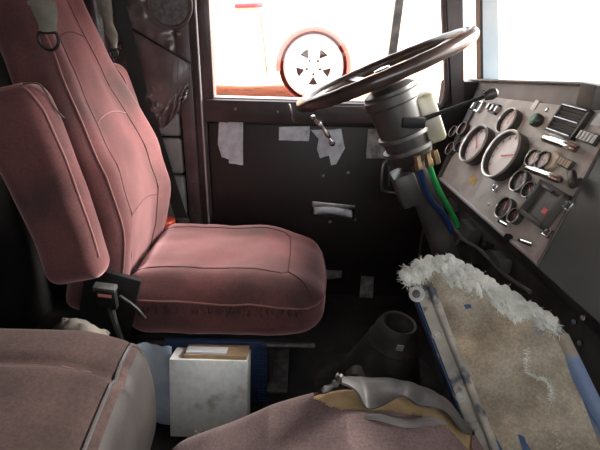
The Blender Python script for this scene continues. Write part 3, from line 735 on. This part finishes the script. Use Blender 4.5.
# ================================================================== CENTRE: papers, box, shifter
bx = thing('white_carton', (-.265, 1.05, 0), 'stained white carton with tan cardboard edge standing below the pink seat', 'carton')
RY = lambda a: (V3(math.cos(a), math.sin(a), 0), V3(-math.sin(a), math.cos(a), 0), V3(0, 0, 1))
ta = math.radians(15); tu = V3(0, math.sin(ta), math.cos(ta)); tn = V3(0, math.cos(ta), -math.sin(ta)); RT = (V3(1, 0, 0), tn, tu); B0 = V3(-.268, 1.065, .013)
mesh('carton_body', *box(B0+tu*.128, (.120, .045, .128), RT, .004), 'cardboard_white', bx)
mesh('carton_lid', *box(B0+tu*.262+V3(.018, 0, 0)+tn*.003, (.098, .040, .007), RT, .002), 'cardboard_tan', bx)
mesh('torn_label', *box(B0+tu*.272+V3(-.01, 0, 0)-tn*.010, (.062, .022, .003), RT, .001), 'paper_white', bx)
bb = thing('blue_binder', (-.28, 1.19, 0), 'dark blue ribbed binder standing behind the white carton', 'binder')
mesh('cover', *box((-.27, 1.190, .135), (.160, .008, .135), None, .003), 'book_blue', bb)
for k in range(22): mesh('rib', *box((-.115+.002, 1.181, .02+.0115*k), (.016, .002, .003)), 'paper_blue' if k % 4 == 9 else 'book_blue', bb)
def paper(u, v): return (-.53+.135*u, 1.075+.012*math.sin(u*5)+.085*v, .02+.24*v+.01*u+.008*nz((u*5, v*5, 1)))
tag(mesh('paper_sheet', *sheet(paper, 14, 10, .001), 'paper_blue'), 'crumpled pale blue paper leaning left of the carton', 'paper')
def bagf(u, v):
    x = -.345+.11*u; y = .93+.09*v; return (x, y, .002+.085*math.sin(math.pi*u)*math.sin(math.pi*v)**.8+.028*abs(nz((u*6, v*6, 7))))
tag(mesh('plastic_bag', *sheet(bagf, 22, 18, .001), 'bag', ang=25), 'crumpled grey plastic bag on the floor below the carton', 'bag')
# shifter boot
bt = thing('shifter_boot', (.33, 1.28, 0), 'black rubber gear shifter boot with open top on the floor', 'shifter boot')
bo0, bo1 = V3(.305, 1.30, 0), V3(.345, 1.27, .30); bax = bo1-bo0; H = np.linalg.norm(bax)
mesh('boot_cone', *lathe([(.190, 0), (.170, .015), (.150, .03), (.140, .06), (.118, .13), (.098, .19), (.088, .215), (.091, .222), (.084, .232), (.074, H-.03), (.064, H-.006), (.058, H), (.050, H-.004), (.046, H-.03), (.042, H-.10), (0, H-.11)], bo0, bax, 36), 'black_rubber', bt)
def skirt(u, v):
    q = u*2*math.pi; r = .15+.085*v+.02*v*nz((math.cos(q)*2, math.sin(q)*2, 5)); return (.305+r*math.cos(q), 1.30+r*math.sin(q), .050-.046*v+.012*v*max(0, nz((math.cos(q)*3, math.sin(q)*3, 9))))
mesh('boot_skirt', *sheet(skirt, 48, 6), 'black_rubber', bt)
def tearf(u, v): p = P(352, 378, Y=1.20); return p+V3(.085*u-.02, .03*v, .02*u+.035*u*v+.012*math.sin(u*6))
mesh('torn_flap', *sheet(tearf, 10, 6, .003), 'vinyl_gray', bt)
for x, y, s in ((400, 348, .012), (399, 366, .006)): mesh('paint_fleck', *box(P(x, y, Y=1.195), (s, .003, s*.9), ((.97, .1, -.2), (0, 1, .2), (.2, 0, .97)), .002), 'washer_white', bt)

# ================================================================== FOREGROUND: brown block seat, torn cushion, panel
cs = thing('center_seat', (-.66, .60, 0), 'brown velour seat block with grey vinyl side and pale piping', 'seat')
def kdef(p):
    x, y, z = p; top = sm(0, .12, z); xx, yy = x/.35, y/.19
    q = V3(-.665+x, .605+y, .46+z)
    q = q+V3(0, 0, top*(.012*(1-yy*yy)+.007*nz(q*5)-.030*sm(.6, 1.05, xx)-.012*math.exp(-((y-.055)/.012)**2)))
    q[0] += .02*(1-(z/.15)**2)*sm(.5, 1, xx)-.015*yy*sm(.6, 1, xx)
    return q
kc = Cushion((.35, .19, .155), .05, kdef); V_, F_, Q_ = kc.geom((16, 26, 8))
Qa = np.array(Q_)
isv = lambda f: Qa[list(f)][:, 0].mean() > .325 and Qa[list(f)][:, 2].mean() < .148
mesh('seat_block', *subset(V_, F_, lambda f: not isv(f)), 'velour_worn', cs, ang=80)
mesh('side_panel', *subset(V_, F_, isv), 'vinyl_side', cs, ang=80)
mesh('piping', *tube([kc.surf((.33, y, .15), .002) for y in np.linspace(-.19, .16, 20)]+[kc.surf((.345, .19, z), .002) for z in np.linspace(.14, -.12, 12)], .0045, 8), 'vinyl_piping', cs)
seam(kc, [(-.35, .055, .155), (.33, .055, .155)], .002, 'seam_thread', cs, off=-.001)
mesh('seat_box', *box((-.65, .60, .155), (.30, .16, .155), None, .01), 'black_rubber', cs)
def rag(u, v): return (-.56+.13*u,   .80+.05*v, .545+.055*math.sin(math.pi*u)*math.sin(math.pi*(.2+.7*v))+.02*abs(nz((u*5, v*5, 3))))
tag(mesh('cloth_scrap', *sheet(rag, 20, 10, .002), 'rag', ang=40), 'tan rag tucked behind the brown seat block', 'cloth')

psn = thing('passenger_seat', (.04, .46, 0), 'torn passenger seat cushion with exposed yellow foam and peeling vinyl', 'seat')
SX = [-.40, -.31, -.20, -.05, .09, .19, .28, .34, .40]; SZ = [.30, .345, .405, .495, .552, .556, .528, .475, .39]
def tdef(p):
    x, y, z = p; X = .065+x; Y = .46+y
    top = np.interp(X, SX, SZ); yy = min(0, (y-.05)/.23)
    q = V3(X, Y, 0); k = (z+.13)/.26
    zt = top-.03*sm(.2, 1, abs(yy))+.008*nz((X*8, Y*8, 0))+.016
    q[2] = .22+(zt-.22)*k
    return q
tc_ = Cushion((.345, .25, .13), .05, tdef)
V_, F_, Q_ = tc_.geom((34, 26, 5), -.006); mesh('foam_core', V_, F_, 'foam', psn, ang=80)
# tear outline as seen from the seat top
tear_px = [(338, 376), (314, 394), (317, 410), (340, 424), (400, 428), (450, 433), (474, 440), (480, 400), (440, 370), (390, 360)]
def inpoly(x, y, poly):
    c = False; j = len(poly)-1
    for i in range(len(poly)):
        if (poly[i][1] > y) != (poly[j][1] > y) and x < (poly[j][0]-poly[i][0])*(y-poly[i][1])/(poly[j][1]-poly[i][1])+poly[i][0]: c = not c
        j = i
    return c
TP = [P(*q, Z=.53)[:2] for q in tear_px]
V_, F_, Q_ = tc_.geom((140, 100, 6), .0)
VV = np.array(V_)
def keepc(f):
    c = VV[list(f)].mean(0)
    return not (c[2] > .34 and inpoly(c[0]+.008*nz(c*30), c[1]+.008*nz(c*25+7), TP))
mesh('velour_cover', *subset(V_, F_, keepc), 'velour_dusty', psn, ang=80)
top_px = [(341, 380), (350, 377.5), (365, 377), (390, 379), (412, 384), (432, 391), (450, 404), (466, 424), (474, 436)]
low_px = [(342, 383), (357, 394), (368, 405), (392, 402), (406, 395), (421, 404), (440, 410), (455, 419), (470, 434)]
tl, ll = smoothline([P(*q, Y=.685) for q in top_px], 6), smoothline([P(*q, Y=.615) for q in low_px], 6)
def flap(u, v):
    i = round(u*(len(tl)-1)); a, b = tl[i], ll[i]; p = a+(b-a)*v
    return p+V3(0, 0, .010*math.sin(math.pi*v)+.005*nz((u*9, v*3, 2))+.006*v*math.sin(u*19)-.004)
mesh('vinyl_flap', *sheet(flap, 48, 8, .004), 'vinyl_flap', psn, ang=70, label='peeling grey vinyl')
mesh('vinyl_curl', *tube(smoothline([P(322, 392, Y=.66), P(335, 384, Y=.67), P(342, 379, Y=.672), P(337, 376, Y=.68)], 5), [.004+.004*math.sin(i*.9)**2 for i in range(16)], 7), 'vinyl_gray', psn)
def stripf(u, v): p = P(362, 418, Y=.60)*(1-u)+P(446, 424, Y=.58)*u; return p+V3(0, (.018*v-.009)*(.25+math.sin(math.pi*u)**.6), .006*math.sin(math.pi*v)*math.sin(math.pi*u)+.004*math.sin(u*9)+.001)
mesh('vinyl_strip', *sheet(stripf, 24, 5, .003), 'vinyl_gray', psn)
seam(tc_, [(-.38, -.02, .13), (.1, -.03, .13), (.37, -.03, .13)], .003, 'seam_thread', psn)
mesh('seat_base', *box((.0, .42, .11), (.30, .17, .11), None, .01), 'black_rubber', psn)

# ---- leaning insulated panel with blue metal edge
TL, TR, BL = P(409, 277, Y=1.0), P(560, 326, Y=.80), P(476, 452, Y=.72)
e1 = TR-TL; e2 = (BL-TL)/np.linalg.norm(BL-TL); wW = np.linalg.norm(e1); e1 = e1/wW
bn = np.cross(e1, e2); bn /= np.linalg.norm(bn)
if bn@(CAM-TL) < 0: bn = -bn
Lb = (TL[2]-.012)/-e2[2]
def bp(s, t, h=0.): return TL+e1*s*wW+e2*t*Lb+bn*h        # board coordinates 0..1
ip = thing('insulation_panel', tuple(bp(.5, 1)), 'worn tan insulation panel with blue metal edges leaning against the dashboard', 'panel')
def topT(s): return np.interp(s, [0, .15, .4, .52, .8, 1], [0, -.05, -.092, -.085, -.035, 0])
brd = [bp(s, topT(s), -.004) for s in np.linspace(0, 1, 13)]+[ bp(1.02, .5, -.004), bp(1.04, .97, -.004), bp(0.02, 1.0, -.004)]
mesh('backing_board', *prism(brd, -bn*.022), 'blue_paint', ip, smooth=False)
def feltf(u, v):
    s = .19+(.94-.30*sm(.05, .5, v)*.35-.19)*u; s += .02*nz((v*7, 3, u))*(u > .9)
    t0 = topT(s)+.005; return bp(s, t0+v*(.98-t0), .004+.006*nz((u*5, v*9, 0))+.004*sm(0, .1, u)*sm(0, .1, 1-u))
mesh('felt_layer', *sheet(feltf, 30, 60, .006), 'felt', ip, ang=80)
def flg(u, v): return bp(.015+.175*u, .01+.98*v, .002+.016*math.exp(-((u-.86)/.14)**2)+.002*nz((u*3, v*20, 1)))
mesh('metal_flange', *sheet(flg, 16, 60, .004), 'felt_flange', ip, ang=80)
side = [bp(0, .02, .004), bp(0.02, 1.0, .004), bp(-.06, 1.0, -.05), bp(-.085, .05, -.05)]
mesh('blue_edge', *prism(side, -e1*.004), 'blue_dark', ip, smooth=False)
def rim(u, v): return bp(.93+.095*u-(.05*nz((v*11, 1, 1))+.05*sm(.25, .5, v))*(1-u), .015+.965*v, .007+.004*math.sin(math.pi*u))
mesh('paint_edge', *sheet(rim, 6, 50, .004), 'blue_paint', ip, ang=80)
def bpx(x, y, h=0.):
    d = ray(x, y); c = TL+bn*h; return CAM+d*(((c-CAM)@bn)/(d@bn))
def patch(px, m, name, h=.012):
    c = np.mean([bpx(*q, h) for q in px], 0); pts = []
    for i in range(len(px)):
        a, b = bpx(*px[i], h), bpx(*px[(i+1) % len(px)], h)
        for s in range(5): q = a+(b-a)*s/5; pts.append(q+(q-c)*.35*nz(q*70))
    V, Fc = prism(pts, -bn*.004); mesh(name, V, Fc, m, ip, smooth=False)
patch([(494, 432), (508, 428), (525, 437), (530, 452), (500, 452)], 'blue_dark', 'paint_patch')
patch([(534, 330), (544, 331), (548, 337), (541, 338)], 'blue_paint', 'paint_patch')
patch([(464, 305), (472, 304), (472, 308), (465, 309)], 'blue_dark', 'paint_patch')
for (x, y), r in (((417, 294), .020), ((437, 335), .012), ((461, 397), .012)):
    c = bpx(x, y, .006); wsh = mesh('washer', *lathe([(r*.35, 0), (r, 0), (r, .003), (r*.9, .005), (r*.4, .005)], c, bn, 24), 'washer_white', ip)
    mesh('bolt_head', *lathe([(r*.5, .003), (r*.5, .008), (r*.4, .010), (0, .011)], c, bn, 10), 'steel_dark' if r > .015 else 'washer_white', wsh)
# white torn fibre along the top: lumpy body plus strands
def fl(u, v):
    s = -.04+1.03*u; wdt = .045+.05*math.exp(-((u-.62)/.22)**2)+.045*nz((u*9, 1, 1))+.03*nz((u*31, 2, 1))
    t = topT(s)-.014+wdt*v-.016*nz((u*23, 4, 1))*(1-v)
    hump = .011*math.sin(math.pi*min(1, v+.15))+.010*nz((u*12, v*3, 3))*math.sin(math.pi*min(1, v+.05))+.005*nz((u*60, v*12, 6))
    return bp(s, t, .006+hump*(1-.8*sm(.7, 1, v)))
mesh('torn_fibre', *sheet(fl, 140, 20, .008), 'fluff', ip, ang=90)
random.seed(11); hr = G()
for k in range(3200):
    u, v = random.random(), random.random()**.8; p = V3(*fl(u, v))
    d = e1*random.gauss(0, 1)-e2*random.gauss(.25 if v < .4 else -.35, .7)+bn*random.uniform(.15, .9); d /= np.linalg.norm(d); L = random.uniform(.005, .018)
    b2 = p+d*L*.5; e = b2+(d+V3(random.gauss(0, .5), random.gauss(0, .5), random.gauss(-.2, .5)))*L*.5
    hr.tube([p-d*.003, b2, e], [.0009, .0008, .0004], 3)
hr.out('loose_fibres', 'fluff', ip, smooth=False, kind='stuff')
hr = G()                                                         # frayed crack lower right
ck_px = smoothline([(527, 350, 0), (528, 372, 0), (545, 380, 0), (552, 392, 0), (549, 410, 0), (556, 430, 0), (560, 450, 0)], 14)
for q in ck_px:
    p = bpx(q[0], q[1], .013)
    for k in range(5):
        d = e1*random.gauss(0, 1)+e2*random.gauss(0, .6)+bn*random.uniform(0, .5); d /= np.linalg.norm(d); hr.tube([p, p+d*random.uniform(.003, .010)], [.0011, .0005], 3)
hr.out('frayed_crack', 'fluff', ip, smooth=False, kind='stuff')

# ================================================================== OUTSIDE
def terr(u, v):
    x = -25+50*u; y = -8+58*v; z = -1.15+1.58*sm(2.6, 4.4, y)+.04*nz((x*.8, y*.8, 0))*(y > 2); return (x, y, z)
tag(mesh('ground', *sheet(terr, 60, 140), 'dirt', ang=80), 'red dirt ground rising to a bank beside the truck', kind='structure')
CY_ = 5.35; WX, WZ, WRd = P(313.5, 67, Y=CY_)[0], P(313.5, 67, Y=CY_)[2], .345
car = thing('parked_car', (-1.2, CY_+.8, WZ-WRd), 'pale car with white five-spoke wheels parked on the dirt outside', 'car')
def carside(y):
    pts = [(.90, .20), (.98, .35), (.97, .85), (.90, .98), (.55, 1.05), (-.35, 1.07), (-2.1, 1.03), (-3.2, .90), (-3.45, .6), (-3.5, .28), (-3.35, .16)]
    out = [(WX+.0+a, y, WZ-.31+b) for a, b in pts]
    for cx, n in ((-2.55, 14), (0, 18)):
        for k in range(n+1):
            q = math.pi*(1.06-1.12*k/n); out.append((WX+cx+.41*math.cos(q), y, WZ+.41*math.sin(q)))
    return out
mesh('car_body', *prism(carside(CY_-.02), (0, 1.62, 0)), 'car_paint', car, smooth=False)
gz = [(.30, 1.0), (-.30, 1.45), (-1.35, 1.5), (-2.1, 1.0)]
mesh('cabin', *prism([(WX+a, CY_+.12, WZ-.31+b) for a, b in gz], (0, 1.35, 0)), 'car_paint', car, smooth=False)
for g_ in ([(.02, 1.10), (-.34, 1.40), (-.76, 1.42), (-.76, 1.10)], [(-.82, 1.10), (-.82, 1.42), (-1.32, 1.44), (-1.8, 1.08)]):
    mesh('side_window', *prism([(WX+a, CY_+.11, WZ-.31+b) for a, b in g_], (0, .02, 0)), 'car_glass', car, smooth=False)
for cx in (0, -2.55):
    pts = [(WX+cx+.395*math.cos(q), CY_-.03, WZ+.395*math.sin(q)) for q in np.linspace(math.pi*1.04, -.04*math.pi, 24)]
    mesh('arch_lip', *tube(pts, .022, 8), 'car_red', car)
    mesh('arch_liner', *lathe([(.39, 0), (.39, .4), (0, .4)], (WX+cx, CY_, WZ), (0, 1, 0), 30), 'car_red', car)
    for yy in (CY_+.02, CY_+1.40):
        wh = mesh('car_wheel', *lathe([(.24, .0), (.30, -.01), (.34, .03), (.345, .08), (.345, .16), (.30, .20), (.2, .2)], (WX+cx, yy, WZ), (0, 1, 0), 36), 'tire', car)
        mesh('rim_dish', *lathe([(0, .06), (.22, .07), (.255, .0), (.25, -.012), (.235, .0), (.22, .05)], (WX+cx, yy, WZ), (0, 1, 0), 30), 'car_hole', wh)
        g = G()
        g.lathe([(.195, .02), (.20, -.014), (.265, -.016), (.275, .01)], (WX+cx, yy, WZ), (0, 1, 0), 36).lathe([(0, -.01), (.06, -.008), (.075, .01), (.075, .05)], (WX+cx, yy, WZ), (0, 1, 0), 24)
        for k in range(5):
            q = math.radians(90+72*k); v = V3(math.cos(q), 0, math.sin(q)); e = V3(-math.sin(q), 0, math.cos(q)); o = V3(WX+cx, yy-.008, WZ)
            g.add(*prism([o+v*.05-e*.058, o+v*.235-e*.070, o+v*.235+e*.070, o+v*.05+e*.058], (0, .03, 0)))
        g.out('rim_spokes', 'car_wheel', wh, smooth=False)
ha, hb = P(237, 6, Y=CY_-.06), P(260, 5, Y=CY_-.06)
mesh('door_handle', *tube(smoothline([ha+V3(0, .04, .0), ha, (ha+hb)/2, hb, hb+V3(0, .04, .01)], 6), .022, 8), 'red_light', car)
mesh('door_seam', *tube([(WX-.52, CY_-.021, WZ-.1), (WX-.56, CY_-.021, WZ+.3), (WX-.60, CY_-.021, WZ+.54)], .005, 5), 'car_trim', car)
mesh('rear_bumper', *box((WX+.86, CY_+.78, WZ-.06), (.14, .84, .09), None, .03), 'car_red', car)
mesh('sill_trim', *box((WX-1.28, CY_-.01, WZ-.12), (.86, .02, .04), None, .01), 'car_paint', car)
